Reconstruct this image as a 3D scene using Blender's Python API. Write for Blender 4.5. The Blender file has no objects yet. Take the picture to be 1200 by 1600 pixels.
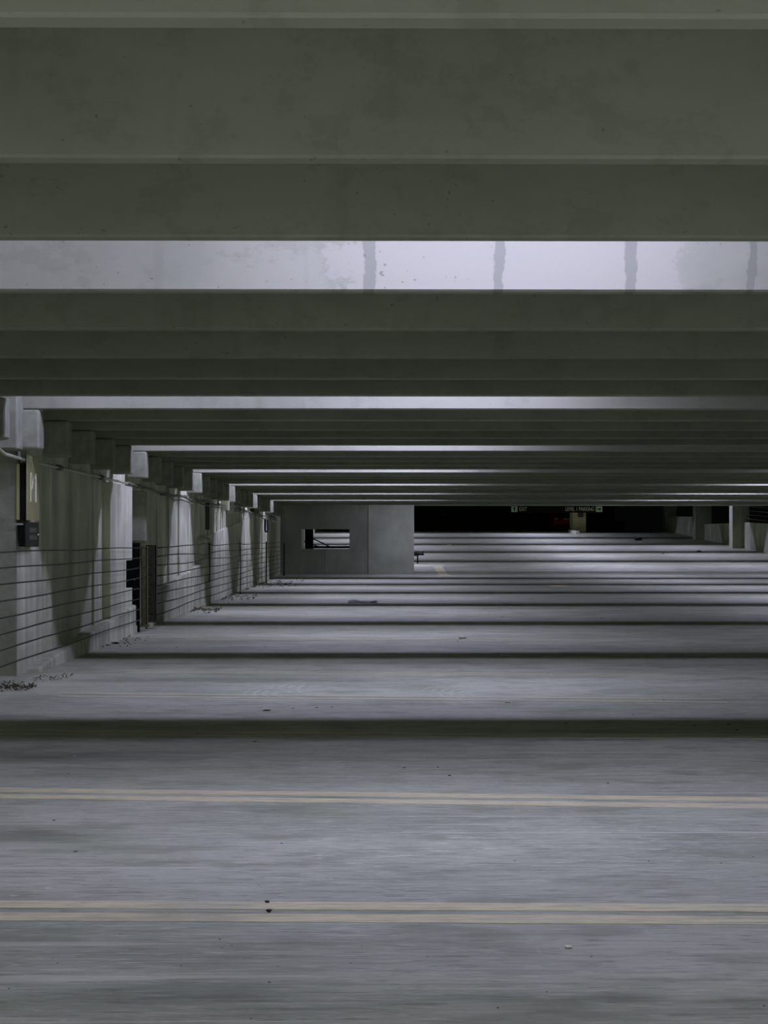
import bpy, bmesh, math, random
from mathutils import Vector, Matrix, noise as mnoise

random.seed(7)
SC = bpy.context.scene
COL = SC.collection

# ------------------------------------------------------------------ camera, world, exposure
F = 2600.0            # focal length in pixels of the 1200x1600 frame
CAMH = 1.30
HORIZON = 843.0
YAW = math.radians(0.44)
cam_d = bpy.data.cameras.new('camera')
cam = bpy.data.objects.new('camera', cam_d)
COL.objects.link(cam)
cam_d.sensor_fit = 'VERTICAL'
cam_d.sensor_height = 36.0
cam_d.sensor_width = 27.0
cam_d.lens = F / 1600 * 36.0
cam_d.shift_y = (HORIZON - 800) / 1600
cam_d.clip_end = 500
cam_d.clip_start = 0.05
cam.location = (0, 0, CAMH)
cam.rotation_euler = (math.pi / 2, 0, -YAW)
SC.camera = cam

world = bpy.data.worlds.new('night_sky')
SC.world = world
world.use_nodes = True
world.node_tree.nodes['Background'].inputs[0].default_value = (0.5, 0.62, 0.55, 1)
world.node_tree.nodes['Background'].inputs[1].default_value = 0.002

SC.view_settings.view_transform = 'Standard'
SC.view_settings.look = 'None'
SC.view_settings.exposure = 0.0
SC.view_settings.gamma = 1.0
SC.view_settings.use_curve_mapping = False

LAMP_W = 57.0
LAMP_COL = (1.0, 0.96, 1.72)

# ------------------------------------------------------------------ measures of the place
P = 1.49                       # beam spacing
B0 = 8.21                      # near edge of the first lit beam
HB = 2.525                     # underside of the beams above the deck
SLAB = 3.40                    # underside of the slab
WX = -3.38                     # face of the left wall
HINGE, SLOPE, CREST = 62.0, 0.045, 102.0


def rise(y):
    return SLOPE * (min(max(y, HINGE), CREST) - HINGE)


def ray(px, py):
    vx, vz = (px - 600) / F, -(py - HORIZON) / F
    c, s = math.cos(YAW), math.sin(YAW)
    return Vector((vx * c + s, -vx * s + c, vz))


def on_floor(px, py):
    d = ray(px, py)
    if d.z < 0:
        t = -CAMH / d.z
        if t * d.y <= HINGE:
            return Vector((d.x * t, d.y * t, 0))
    t = (CAMH + SLOPE * HINGE) / (SLOPE * d.y - d.z)
    return Vector((d.x * t, d.y * t, SLOPE * (d.y * t - HINGE)))


def at_y(px, py, y):
    d = ray(px, py)
    t = y / d.y
    return Vector((d.x * t, y, CAMH + d.z * t))


# ------------------------------------------------------------------ material helpers
class NT:
    def __init__(self, name):
        self.m = bpy.data.materials.new(name)
        self.m.use_nodes = True
        self.t = self.m.node_tree
        self.b = self.t.nodes['Principled BSDF']
        self.co = self.n('ShaderNodeTexCoord').outputs['Object']

    def n(self, kind, **kw):
        nd = self.t.nodes.new(kind)
        for k, v in kw.items():
            setattr(nd, k, v)
        return nd

    def link(self, a, b):
        self.t.links.new(a, b)

    def put(self, sock, v):
        if hasattr(v, 'links') or isinstance(v, bpy.types.NodeSocket):
            self.link(v, sock)
        else:
            sock.default_value = v

    def mapped(self, scale, loc=(0, 0, 0)):
        mp = self.n('ShaderNodeMapping')
        mp.inputs['Scale'].default_value = scale
        mp.inputs['Location'].default_value = loc
        self.link(self.co, mp.inputs['Vector'])
        return mp.outputs[0]

    def noise(self, scale, vec_scale=(1, 1, 1), detail=4, rough=0.55, loc=(0, 0, 0), dist=0.0):
        nz = self.n('ShaderNodeTexNoise')
        nz.inputs['Scale'].default_value = scale
        nz.inputs['Detail'].default_value = detail
        nz.inputs['Roughness'].default_value = rough
        nz.inputs['Distortion'].default_value = dist
        self.link(self.mapped(vec_scale, loc), nz.inputs['Vector'])
        return nz.outputs['Fac']

    def ramp(self, v, a, b, lo=0.0, hi=1.0):
        r = self.n('ShaderNodeMapRange')
        r.interpolation_type = 'SMOOTHSTEP'
        self.put(r.inputs[0], v)
        r.inputs[1].default_value, r.inputs[2].default_value = a, b
        r.inputs[3].default_value, r.inputs[4].default_value = lo, hi
        return r.outputs[0]

    def math(self, op, a, b=0.0, c=0.0):
        m = self.n('ShaderNodeMath', operation=op)
        self.put(m.inputs[0], a)
        self.put(m.inputs[1], b)
        self.put(m.inputs[2], c)
        return m.outputs[0]

    def mix(self, fac, a, b, mode='MIX'):
        m = self.n('ShaderNodeMix', data_type='RGBA', blend_type=mode)
        self.put(m.inputs[0], fac)
        self.put(m.inputs[6], (*a, 1) if isinstance(a, tuple) and len(a) == 3 else a)
        self.put(m.inputs[7], (*b, 1) if isinstance(b, tuple) and len(b) == 3 else b)
        return m.outputs[2]

    def xyz(self):
        s = self.n('ShaderNodeSeparateXYZ')
        self.link(self.co, s.inputs[0])
        return s.outputs

    def out(self, color, rough=0.75, bump=None, strength=0.2, dist=0.01, metallic=0.0, spec=0.35, tint=(0.99, 1.02, 0.72)):
        color = self.mix(1.0, color, tint, 'MULTIPLY')
        self.put(self.b.inputs['Base Color'], (*color, 1) if isinstance(color, tuple) and len(color) == 3 else color)
        self.put(self.b.inputs['Roughness'], rough)
        self.b.inputs['Metallic'].default_value = metallic
        self.b.inputs['Specular IOR Level'].default_value = spec
        if bump is not None:
            bn = self.n('ShaderNodeBump')
            bn.inputs['Strength'].default_value = strength
            bn.inputs['Distance'].default_value = dist
            self.link(bump, bn.inputs['Height'])
            self.link(bn.outputs[0], self.b.inputs['Normal'])
        return self.m


def concrete(name, base, var=0.25, streak=0.0, streak_scale=(7, 7, 0.5), scale=1.3, stain=0.25):
    t = NT(name)
    dark = tuple(c * (1 - var) for c in base)
    lite = tuple(min(1, c * (1 + var * 0.6)) for c in base)
    big = t.ramp(t.noise(scale, detail=6, rough=0.6), 0.32, 0.68)
    col = t.mix(big, dark, lite)
    if streak:
        st = t.ramp(t.noise(1.0, streak_scale, detail=5, rough=0.6), 0.42, 0.62)
        col = t.mix(t.math('MULTIPLY', st, streak), col, tuple(c * 0.45 for c in base))
    sp = t.ramp(t.noise(38, detail=2), 0.66, 0.74)
    col = t.mix(t.math('MULTIPLY', sp, stain), col, tuple(c * 0.35 for c in base))
    return t.out(col, 0.85, t.noise(24, detail=5), 0.25, 0.01, spec=0.2)


def plain(name, base, rough=0.5, metallic=0.0, var=0.2, scale=14, spec=0.4):
    t = NT(name)
    col = t.mix(t.ramp(t.noise(scale, detail=5), 0.35, 0.7), tuple(c * (1 - var) for c in base), tuple(c * (1 + var * 0.4) for c in base))
    return t.out(col, rough, metallic=metallic, spec=spec)


def floor_material(name, paint=None):
    """broom-finished deck; paint adds a worn coat of road paint over the same concrete"""
    t = NT(name)
    x, y, z = t.xyz()[:3]
    col = t.mix(t.ramp(t.noise(0.55, (0.55, 1, 1), detail=7, rough=0.62), 0.36, 0.62), (0.215, 0.228, 0.213), (0.35, 0.355, 0.355))
    broom = t.noise(1.0, (1.6, 42, 1), detail=6, rough=0.7)
    col = t.mix(t.ramp(broom, 0.36, 0.64, 0.0, 0.42), col, (0.40, 0.405, 0.41))
    broom2 = t.noise(1.0, (0.9, 17, 1), detail=5, rough=0.65, loc=(3, 9, 0))
    col = t.mix(t.ramp(broom2, 0.50, 0.68, 0.0, 0.45), col, (0.15, 0.165, 0.15))
    short = t.noise(1.0, (7, 46, 1), detail=5, rough=0.7, loc=(2, 5, 0))
    col = t.mix(t.ramp(short, 0.52, 0.64, 0.0, 0.8), col, (0.42, 0.425, 0.435))
    short2 = t.noise(1.0, (5, 34, 1), detail=5, rough=0.7, loc=(8, 1, 0))
    col = t.mix(t.ramp(short2, 0.52, 0.66, 0.0, 0.8), col, (0.16, 0.17, 0.155))
    mott = t.noise(1.0, (1.6, 3.4, 1), detail=7, rough=0.65, loc=(4, 8, 0))
    col = t.mix(t.ramp(mott, 0.48, 0.64, 0.0, 0.6), col, (0.18, 0.19, 0.17))
    # greenish damp patches
    green = t.ramp(t.noise(0.9, (0.7, 1.2, 1), detail=5, loc=(11, 4, 0)), 0.56, 0.72)
    col = t.mix(t.math('MULTIPLY', green, 0.5), col, (0.165, 0.195, 0.145))
    # chalky scrapes
    zone = t.ramp(t.noise(0.35, (0.5, 1.5, 1), detail=3, loc=(5.3, 2.1, 0)), 0.48, 0.62)
    scr = t.ramp(t.noise(1.0, (6.5, 30, 1), detail=6, rough=0.75, dist=0.6), 0.57, 0.66)
    near = t.math('MULTIPLY', t.ramp(y, 6.3, 6.9), t.ramp(y, 8.1, 7.3))
    near = t.math('MULTIPLY', near, t.math('MULTIPLY', t.ramp(x, -1.3, -0.2), t.ramp(x, 1.9, 1.1)))
    zone = t.math('MAXIMUM', t.math('MULTIPLY', zone, 0.8), near)
    col = t.mix(t.math('MULTIPLY', t.math('MULTIPLY', scr, zone), 0.75), col, (0.56, 0.56, 0.585))
    lines = t.ramp(t.noise(1.0, (0.35, 9, 1), detail=3, rough=0.5, loc=(0, 31, 0)), 0.645, 0.675)
    col = t.mix(t.math('MULTIPLY', lines, 0.4), col, (0.50, 0.50, 0.52))
    # oil stains and other dark patches in their own places
    for (sx, sy, rx, ry, a) in ((-1.62, 7.35, 0.45, 0.32, 0.6), (-1.9, 10.0, 1.0, 0.34, 0.62), (-1.5, 15.4, 1.9, 0.35, 0.55),
                                (-0.62, 4.78, 0.45, 0.16, 0.35), (0.72, 4.72, 0.14, 0.06, 0.4), (-1.45, 4.85, 0.5, 0.2, 0.3),
                                (-2.3, 21.5, 1.5, 1.1, 0.45), (-2.4, 38, 1.2, 6, 0.5), (0.9, 17.6, 1.6, 0.4, 0.35)):
        dx = t.math('DIVIDE', t.math('SUBTRACT', x, sx), rx)
        dy = t.math('DIVIDE', t.math('SUBTRACT', y, sy), ry)
        r2 = t.math('ADD', t.math('MULTIPLY', dx, dx), t.math('MULTIPLY', dy, dy))
        nz = t.noise(2.2, (0.7, 2.2, 1), detail=5, loc=(sx, sy, 0))
        m = t.ramp(t.math('ADD', r2, t.math('MULTIPLY', nz, 2.4)), 2.6, 0.7)
        col = t.mix(t.math('MULTIPLY', m, a), col, (0.075, 0.082, 0.068))
    # tyre scrub arcs
    for (cx, cy, r0, r1) in ((-0.55, 14.1, 0.12, 0.62), (1.02, 14.0, 0.1, 0.7), (-0.2, 14.5, 0.3, 0.75)):
        dx = t.math('SUBTRACT', x, cx)
        dy = t.math('MULTIPLY', t.math('SUBTRACT', y, cy), 0.55)
        r = t.math('SQRT', t.math('ADD', t.math('MULTIPLY', dx, dx), t.math('MULTIPLY', dy, dy)))
        ring = t.ramp(t.math('SINE', t.math('MULTIPLY', r, 75.0)), 0.2, 0.9)
        band = t.math('MULTIPLY', t.ramp(r, r0, r0 + 0.1), t.ramp(r, r1, r1 - 0.15))
        side = t.ramp(dx, 0.05, -0.12)
        m = t.math('MULTIPLY', t.math('MULTIPLY', ring, band), side)
        m = t.math('MULTIPLY', m, t.ramp(t.noise(3.5, detail=3), 0.4, 0.6))
        col = t.mix(t.math('MULTIPLY', m, 0.5), col, (0.47, 0.47, 0.49))
    rough = t.ramp(broom, 0.3, 0.7, 0.62, 0.85)
    if paint is not None:
        wear = t.ramp(t.noise(1.0, (2.2, 34, 1), detail=7, rough=0.72, loc=(1.7, 0.3, 0)), 0.36, 0.52, 0.22, paint[1])
        wear2 = t.ramp(t.noise(1.3, detail=5, loc=(7, 7, 0)), 0.3, 0.5, 0.55, 1.0)
        pc = t.mix(t.ramp(t.noise(30, (0.3, 1, 1), detail=3), 0.4, 0.7), paint[0], tuple(c * 0.82 for c in paint[0]))
        col = t.mix(t.math('MULTIPLY', wear, wear2), col, pc)
    return t.out(col, rough, broom, 0.25, 0.006, spec=0.3, tint=(1.31, 1.37, 0.93))


M = {}
M['floor'] = floor_material('broomed_concrete_deck')
M['paint'] = floor_material('worn_yellow_paint', ((0.56, 0.50, 0.40), 0.92))
M['paint_worn'] = floor_material('very_worn_yellow_paint', ((0.52, 0.47, 0.38), 0.5))
M['paint_white'] = floor_material('worn_white_paint', ((0.50, 0.50, 0.50), 0.7))
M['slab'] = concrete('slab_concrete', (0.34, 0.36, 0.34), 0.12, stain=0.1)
M['wall'] = concrete('cast_wall_concrete', (0.66, 0.67, 0.66), 0.22, streak=0.4, streak_scale=(3, 3.6, 0.3), stain=0.35)
M['base'] = concrete('stained_base_concrete', (0.62, 0.63, 0.62), 0.3, streak=0.6, streak_scale=(3, 5, 0.6), stain=0.4)
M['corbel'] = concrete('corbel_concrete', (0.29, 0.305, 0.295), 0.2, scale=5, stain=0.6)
M['endwall'] = concrete('end_wall_concrete', (0.30, 0.32, 0.30), 0.18, streak=0.3, streak_scale=(1.5, 3, 0.4), scale=0.6, stain=0.15)
M['endpanel'] = concrete('patched_panel_concrete', (0.42, 0.44, 0.42), 0.2, streak=0.15, streak_scale=(1.5, 3, 0.4), scale=0.9, stain=0.15)
M['column'] = concrete('column_concrete', (0.40, 0.42, 0.40), 0.15, streak=0.25, stain=0.1)
M['parapet'] = concrete('parapet_concrete', (0.46, 0.48, 0.45), 0.2, streak=0.5, streak_scale=(3, 3, 0.5), stain=0.1)
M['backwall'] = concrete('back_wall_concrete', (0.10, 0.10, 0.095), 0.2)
M['cream'] = plain('cream_paint', (0.52, 0.49, 0.34), 0.6, var=0.15, scale=3)
M['pale'] = plain('pale_grey_paint', (0.62, 0.63, 0.60), 0.6, var=0.1)
M['cable'] = plain('dark_steel_cable', (0.045, 0.048, 0.042), 0.5, 0.6)
M['post'] = plain('dark_painted_steel', (0.050, 0.050, 0.040), 0.45, 0.3)
M['olive'] = plain('olive_painted_steel', (0.17, 0.165, 0.105), 0.5, 0.2)
M['hole'] = plain('bolt_hole_black', (0.006, 0.006, 0.006), 0.9)
M['black'] = plain('matt_black', (0.006, 0.006, 0.005), 0.8, spec=0.15)
M['conduit'] = plain('grey_conduit', (0.50, 0.51, 0.49), 0.45, 0.4)
M['conduit_dark'] = plain('weathered_conduit', (0.16, 0.16, 0.145), 0.55, 0.3)
M['gold'] = plain('brushed_gold_panel', (0.47, 0.45, 0.28), 0.36, 0.35, var=0.12, scale=5)
M['sign_dark'] = plain('charcoal_sign_face', (0.026, 0.028, 0.022), 0.5, spec=0.2)
M['letter'] = plain('white_lettering', (0.80, 0.80, 0.80), 0.5, var=0.05)
M['letter_dim'] = plain('faded_lettering', (0.15, 0.155, 0.13), 0.6, var=0.05)
M['sign_brown'] = plain('dark_brown_sign', (0.012, 0.011, 0.008), 0.7, spec=0.1)
M['sign_letter'] = plain('pale_sign_lettering', (0.72, 0.70, 0.62), 0.5, var=0.05)
M['arrow_tile'] = plain('pale_green_tile', (0.66, 0.80, 0.72), 0.5, var=0.05)
M['red'] = plain('red_car_paint', (0.75, 0.02, 0.02), 0.3, var=0.1, spec=0.6)
M['lens'] = plain('pale_lamp_lens', (0.85, 0.80, 0.80), 0.1, var=0.05, spec=0.8)
M['tyre'] = plain('black_rubber', (0.02, 0.02, 0.02), 0.8)
M['glass'] = plain('dark_car_glass', (0.012, 0.014, 0.016), 0.08, spec=0.7)
M['leaf'] = plain('dry_dark_leaf', (0.030, 0.030, 0.022), 0.8, var=0.3)
_t = NT('leaf_litter_bits')
_c = _t.mix(_t.ramp(_t.noise(25, detail=3), 0.35, 0.6), (0.03, 0.03, 0.02), (0.16, 0.15, 0.11))
M['litter'] = _t.out(_t.mix(_t.ramp(_t.noise(16, detail=2, loc=(3, 3, 3)), 0.62, 0.66), _c, (0.62, 0.62, 0.58)), 0.8)
M['stone'] = plain('dark_gravel', (0.025, 0.027, 0.022), 0.8, var=0.3)
M['white_stone'] = plain('pale_pebble', (0.86, 0.86, 0.90), 0.7, var=0.15)
M['paper'] = plain('white_paper_scrap', (0.78, 0.78, 0.78), 0.7, var=0.08)
M['plastic'] = plain('grey_plastic_sheet', (0.52, 0.53, 0.52), 0.35, var=0.4, scale=20)
M['moss'] = plain('dark_green_clump', (0.05, 0.075, 0.03), 0.9, var=0.4)
M['housing'] = plain('white_lamp_housing', (0.7, 0.7, 0.7), 0.4, var=0.03)


def emission(name, col, s):
    t = NT(name)
    t.b.inputs['Emission Color'].default_value = (*col, 1)
    t.b.inputs['Emission Strength'].default_value = s
    return t.out((0.8, 0.8, 0.8), 0.5)


M['tube'] = emission('fluorescent_tube', LAMP_COL, 3.0)


def beam_material(name, stained=False):
    t = NT(name)
    x, y, z = t.xyz()[:3]
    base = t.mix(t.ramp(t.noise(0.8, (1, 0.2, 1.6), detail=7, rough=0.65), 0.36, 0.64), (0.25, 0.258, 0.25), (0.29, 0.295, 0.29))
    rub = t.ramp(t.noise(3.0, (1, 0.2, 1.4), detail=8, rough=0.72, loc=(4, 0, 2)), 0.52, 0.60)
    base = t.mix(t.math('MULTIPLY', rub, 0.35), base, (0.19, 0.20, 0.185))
    drip = t.ramp(t.noise(1.0, (2.6, 0.2, 0.25), detail=4, rough=0.55, loc=(9, 0, 0)), 0.60, 0.70)
    base = t.mix(t.math('MULTIPLY', drip, 0.3), base, (0.16, 0.17, 0.155))
    pit = t.ramp(t.noise(30, (1, 0.3, 1), detail=2), 0.70, 0.76)
    base = t.mix(t.math('MULTIPLY', pit, 0.6), base, (0.12, 0.125, 0.11))
    if stained:
        clean = t.math('MULTIPLY', t.ramp(x, -0.5, 0.25), t.ramp(x, 1.75, 1.35))
        edge = t.noise(2.6, (1, 0.2, 1.3), detail=8, rough=0.75, loc=(2, 0, 5))
        cm = t.ramp(t.math('ADD', clean, t.math('MULTIPLY', t.math('SUBTRACT', edge, 0.5), 2.2)), 0.42, 0.58)
        base = t.mix(cm, base, (0.30, 0.30, 0.305))
        wob = t.math('MULTIPLY', t.math('SUBTRACT', t.noise(7, (1, 0.3, 1), detail=5), 0.5), 0.09)
        for cx, wd in ((-0.005, 0.032), (0.63, 0.027), (1.285, 0.028), (1.88, 0.02)):
            d = t.math('ABSOLUTE', t.math('SUBTRACT', t.math('ADD', x, wob), cx))
            s = t.ramp(d, wd * 1.15, wd * 0.8)
            base = t.mix(t.math('MULTIPLY', s, 0.75), base, (0.17, 0.18, 0.18))
        pits = t.ramp(t.noise(26, (1, 0.4, 1), detail=3, loc=(1, 0, 0)), 0.655, 0.69)
        where = t.ramp(t.noise(1.6, (1, 0.2, 1), detail=2, loc=(0, 0, 8)), 0.45, 0.6)
        base = t.mix(t.math('MULTIPLY', t.math('MULTIPLY', pits, where), 0.7), base, (0.14, 0.145, 0.14))
    return t.out(base, 0.8, t.noise(20, (1, 1, 1), detail=5), 0.15, 0.006, spec=0.25)


M['beam'] = beam_material('beam_concrete')
M['beam_stained'] = beam_material('streaked_beam_concrete', True)


# ------------------------------------------------------------------ mesh helpers
class MB:
    def __init__(self):
        self.bm = bmesh.new()

    def quadbox(self, lo, hi):
        """lo, hi: four corners each (counter-clockwise from above)"""
        v = [self.bm.verts.new(p) for p in lo] + [self.bm.verts.new(p) for p in hi]
        for f in ((3, 2, 1, 0), (4, 5, 6, 7), (0, 1, 5, 4), (1, 2, 6, 5), (2, 3, 7, 6), (3, 0, 4, 7)):
            self.bm.faces.new([v[i] for i in f])
        return self

    def box(self, x0, x1, y0, y1, z0, z1):
        return self.quadbox([(x0, y0, z0), (x1, y0, z0), (x1, y1, z0), (x0, y1, z0)],
                            [(x0, y0, z1), (x1, y0, z1), (x1, y1, z1), (x0, y1, z1)])

    def prism(self, pts, axis, a, b):
        """extrude a 2-D outline along axis ('x': pts are (y,z); 'y': (x,z); 'z': (x,y))"""
        def mk(p, t):
            return (t, p[0], p[1]) if axis == 'x' else (p[0], t, p[1]) if axis == 'y' else (p[0], p[1], t)
        va = [self.bm.verts.new(mk(p, a)) for p in pts]
        vb = [self.bm.verts.new(mk(p, b)) for p in pts]
        n = len(pts)
        self.bm.faces.new(va[::-1])
        self.bm.faces.new(vb)
        for i in range(n):
            self.bm.faces.new((va[i], va[(i + 1) % n], vb[(i + 1) % n], vb[i]))
        return self

    def tube(self, pts, r, n=8, caps=True):
        pts = [Vector(p) for p in pts]
        rings = []
        for i, p in enumerate(pts):
            d = (pts[min(i + 1, len(pts) - 1)] - pts[max(i - 1, 0)]).normalized()
            up = Vector((0, 0, 1)) if abs(d.z) < 0.9 else Vector((1, 0, 0))
            u = d.cross(up).normalized()
            w = u.cross(d).normalized()
            rr = r[i] if isinstance(r, (list, tuple)) else r
            rings.append([self.bm.verts.new(p + (u * math.cos(2 * math.pi * k / n) + w * math.sin(2 * math.pi * k / n)) * rr) for k in range(n)])
        for a, b in zip(rings, rings[1:]):
            for k in range(n):
                self.bm.faces.new((a[k], a[(k + 1) % n], b[(k + 1) % n], b[k]))
        if caps:
            self.bm.faces.new(rings[0][::-1])
            self.bm.faces.new(rings[-1])
        return self

    def blob(self, c, r, seed=0, amp=0.35, sub=2):
        tmp = bmesh.ops.create_icosphere(self.bm, subdivisions=sub, radius=1.0)
        for v in tmp['verts']:
            k = 1 + amp * mnoise.noise(v.co * 1.7 + Vector((seed * 3.1, seed, 0)))
            v.co = Vector((v.co.x * r[0] * k, v.co.y * r[1] * k, v.co.z * r[2] * k)) + Vector(c)
        return self

    def bevel(self, w, seg=2):
        bmesh.ops.recalc_face_normals(self.bm, faces=self.bm.faces)
        bmesh.ops.bevel(self.bm, geom=[e for e in self.bm.edges if len(e.link_faces) == 2 and e.calc_face_angle(0) > 0.5],
                        offset=w, segments=seg, profile=0.5, affect='EDGES', clamp_overlap=True)
        return self

    def build(self, name, mat, parent=None, smooth=False):
        bmesh.ops.recalc_face_normals(self.bm, faces=self.bm.faces)
        me = bpy.data.meshes.new(name)
        self.bm.to_mesh(me)
        self.bm.free()
        if smooth:
            for p in me.polygons:
                p.use_smooth = True
        me.materials.append(mat)
        o = bpy.data.objects.new(name, me)
        COL.objects.link(o)
        if parent is not None:
            o.parent = parent
        return o


def tag(o, label=None, cat=None, group=None, kind=None):
    if label: o['label'] = label
    if cat: o['category'] = cat
    if group: o['group'] = group
    if kind: o['kind'] = kind
    return o


def struct(o, label, cat, group=None):
    return tag(o, label, cat, group, 'structure')


def empty(name, loc=(0, 0, 0), rz=0.0):
    o = bpy.data.objects.new(name, None)
    COL.objects.link(o)
    o.location = loc
    o.rotation_euler = (0, 0, rz)
    o.empty_display_size = 0.1
    return o


def copy_tree(o, parent=None):
    c = o.copy()
    COL.objects.link(c)
    if parent is not None:
        c.parent = parent
    for ch in list(o.children):
        copy_tree(ch, c)
    return c


def text_mesh(name, body, height, mat, parent, mtx, width=None, align='LEFT', extrude=0.004, bold=0.0):
    cu = bpy.data.curves.new(name, 'FONT')
    cu.body = body
    cu.size = 1.0
    cu.align_x = align
    cu.extrude = 0.0
    cu.offset = bold
    tmp = bpy.data.objects.new(name, cu)
    COL.objects.link(tmp)
    bpy.context.view_layer.update()
    me = bpy.data.meshes.new_from_object(tmp.evaluated_get(bpy.context.evaluated_depsgraph_get()))
    bpy.data.objects.remove(tmp)
    xs = [v.co.x for v in me.vertices]
    ys = [v.co.y for v in me.vertices]
    sy = height / (max(ys) - min(ys))
    sx = (width / (max(xs) - min(xs))) if width else sy
    for v in me.vertices:
        v.co.x = (v.co.x - min(xs)) * sx
        v.co.y = (v.co.y - min(ys)) * sy
    bm = bmesh.new()
    bm.from_mesh(me)
    r = bmesh.ops.extrude_face_region(bm, geom=list(bm.faces))
    for g in r['geom']:
        if isinstance(g, bmesh.types.BMVert):
            g.co.z += extrude
    bmesh.ops.recalc_face_normals(bm, faces=bm.faces)
    bm.transform(mtx)
    me2 = bpy.data.meshes.new(name)
    bm.to_mesh(me2)
    bm.free()
    me2.materials.append(mat)
    o = bpy.data.objects.new(name, me2)
    COL.objects.link(o)
    o.parent = parent
    return o


ORD = ['first', 'second', 'third', 'fourth', 'fifth', 'sixth', 'seventh', 'eighth', 'ninth', 'tenth', 'eleventh', 'twelfth']

# ------------------------------------------------------------------ the setting: floor and slab
XR = 18.6
def deck(name, zoff, thick, mat):
    b = MB()
    prof = [(-7.9, 0), (HINGE, 0), (CREST, rise(CREST)), (131, rise(CREST))]
    pts = [(y, z + zoff) for y, z in prof] + [(y, z + zoff + thick) for y, z in reversed(prof)]
    b.prism(pts, 'x', -4.6, XR + 0.4)
    return b.build(name, mat)

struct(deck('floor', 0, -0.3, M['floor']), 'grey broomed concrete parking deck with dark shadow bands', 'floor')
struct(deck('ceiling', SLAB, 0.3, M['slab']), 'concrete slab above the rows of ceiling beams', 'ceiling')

# left wall: near stretch set back, then the face with corbels
b = MB()
b.box(-4.6, -4.25, -7.9, 15.92, 0, SLAB)
b.box(-4.6, WX, 15.92, 22.30, 0, SLAB)
b.box(WX - 0.05, WX + 0.10, 20.95, 22.30, 0, 2.02)                  # thick pilaster before the opening
# notch in the pilaster, then the gap
b.box(-4.6, WX + 0.10, 22.30, 22.86, 1.02, 2.02)
b.box(-4.6, WX + 0.10, 22.30, 22.86, 0, 0.64)
b.box(-4.6, WX, 22.30, 22.86, 2.02, SLAB)
b.box(-4.6, WX - 0.22, 22.86, 24.02, 1.26, SLAB)
b.box(-4.6, WX, 24.02, 24.45, 1.26, SLAB)
b.box(-4.6, WX, 24.45, HINGE, 0, SLAB)
for k in range(2, 33):                                              # rib under each corbel
    y = B0 + P * k
    if 15.75 < y < 20.9 or 24.5 < y < 61:
        b.box(WX - 0.05, WX + 0.03, y + 0.02, y + 0.33, 0, 2.16)
y = 34.3
while y < 60:
    b.box(WX - 0.05, WX + 0.022, y, y + 0.16, 0, 1.9)
    y += random.choice((0.55, 0.7, 0.9))
b.box(-4.6, WX, HINGE, CREST + 28, 0, 6)
struct(b.build('wall_left', M['wall']), 'streaked concrete wall with vertical ribs along the left side', 'wall')

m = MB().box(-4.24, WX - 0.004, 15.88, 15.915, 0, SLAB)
struct(m.build('trim_5', M['corbel']), 'dull grey end face of the left wall beside the gold sign', 'wall end')  # darker than the wall concrete: this face's shade is put into its colour

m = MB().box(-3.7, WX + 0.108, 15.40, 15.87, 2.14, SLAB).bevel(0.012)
struct(m.build('trim_7', M['corbel']), 'grey vertical block above the gold sign behind the first corbels', 'block')  # darkened concrete colour holds back the lamp light on this block
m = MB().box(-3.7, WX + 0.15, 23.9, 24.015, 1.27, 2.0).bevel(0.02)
struct(m.build('trim_6', M['corbel']), 'grey concrete block hanging over the dark gap and the steel posts', 'block')  # darker concrete colour stands for the shade on its front
root = empty('gap_panel', (-3.72, 23.35, 0))
tag(root, 'black panel closing the gap left of the steel posts', 'plate')
MB().box(-0.52, 0.475, 0, 0.02, -0.01, 1.25).build('plate', M['black'], root)  # black panel added where the gap stood open
p = at_y(210, 905.5, 23.35)
MB().blob((p.x + 3.72, -0.003, p.z), (0.010, 0.006, 0.010)).build('bolt', M['pale'], root, True)

# level ledges along its foot (they rise against the sloping deck)
b = MB()
b.prism([(16.35, -0.05), (16.35, 0.05), (17.5, 0.13), (22.98, 0.40), (22.98, -0.05)], 'x', WX - 0.04, WX + 0.14)
b.bevel(0.02)
struct(b.build('baseboard_left', M['base']), 'chipped low concrete curb at the foot of the near left wall', 'curb')
b = MB()
b.prism([(24.75, -0.05), (24.75, 0.45), (32.1, 0.83), (32.1, -0.05)], 'x', WX - 0.04, WX + 0.10)
b.bevel(0.02)
struct(b.build('baseboard_left', M['base']), 'streaked concrete base wall beyond the steel posts', 'curb')
b = MB()
b.prism([(33.5, -0.05), (33.5, 1.36), (44.0, 1.82), (44.0, -0.05)], 'x', WX - 0.04, WX + 0.045)
b.bevel(0.015)
struct(b.build('baseboard_left', M['base']), 'taller ledge with slanting top edge on the far left wall', 'ledge')
b = MB()
b.box(WX - 0.05, WX + 0.16, 32.1, 33.5, -0.05, 1.34).bevel(0.06, 3)
struct(b.build('trim_1', M['base']), 'pale rounded concrete pier where the two wall ledges meet', 'pier')
b = MB()
b.box(WX - 0.05, WX + 0.10, 24.10, 24.45, -0.05, 0.14)
b.box(WX - 0.05, WX + 0.10, 23.25, 23.62, -0.05, 0.10)
b.bevel(0.02)
struct(b.build('trim_2', M['base']), 'small pale concrete plinth below the steel posts', 'plinth')
b = MB()
b.box(WX - 0.02, WX + 0.034, 33.6, 34.5, 1.50, 2.08)
struct(b.build('trim_3', M['hole']), 'narrow black slot high in the left wall', 'slot')  # black box set on the wall draws the slot's dark inside

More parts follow.
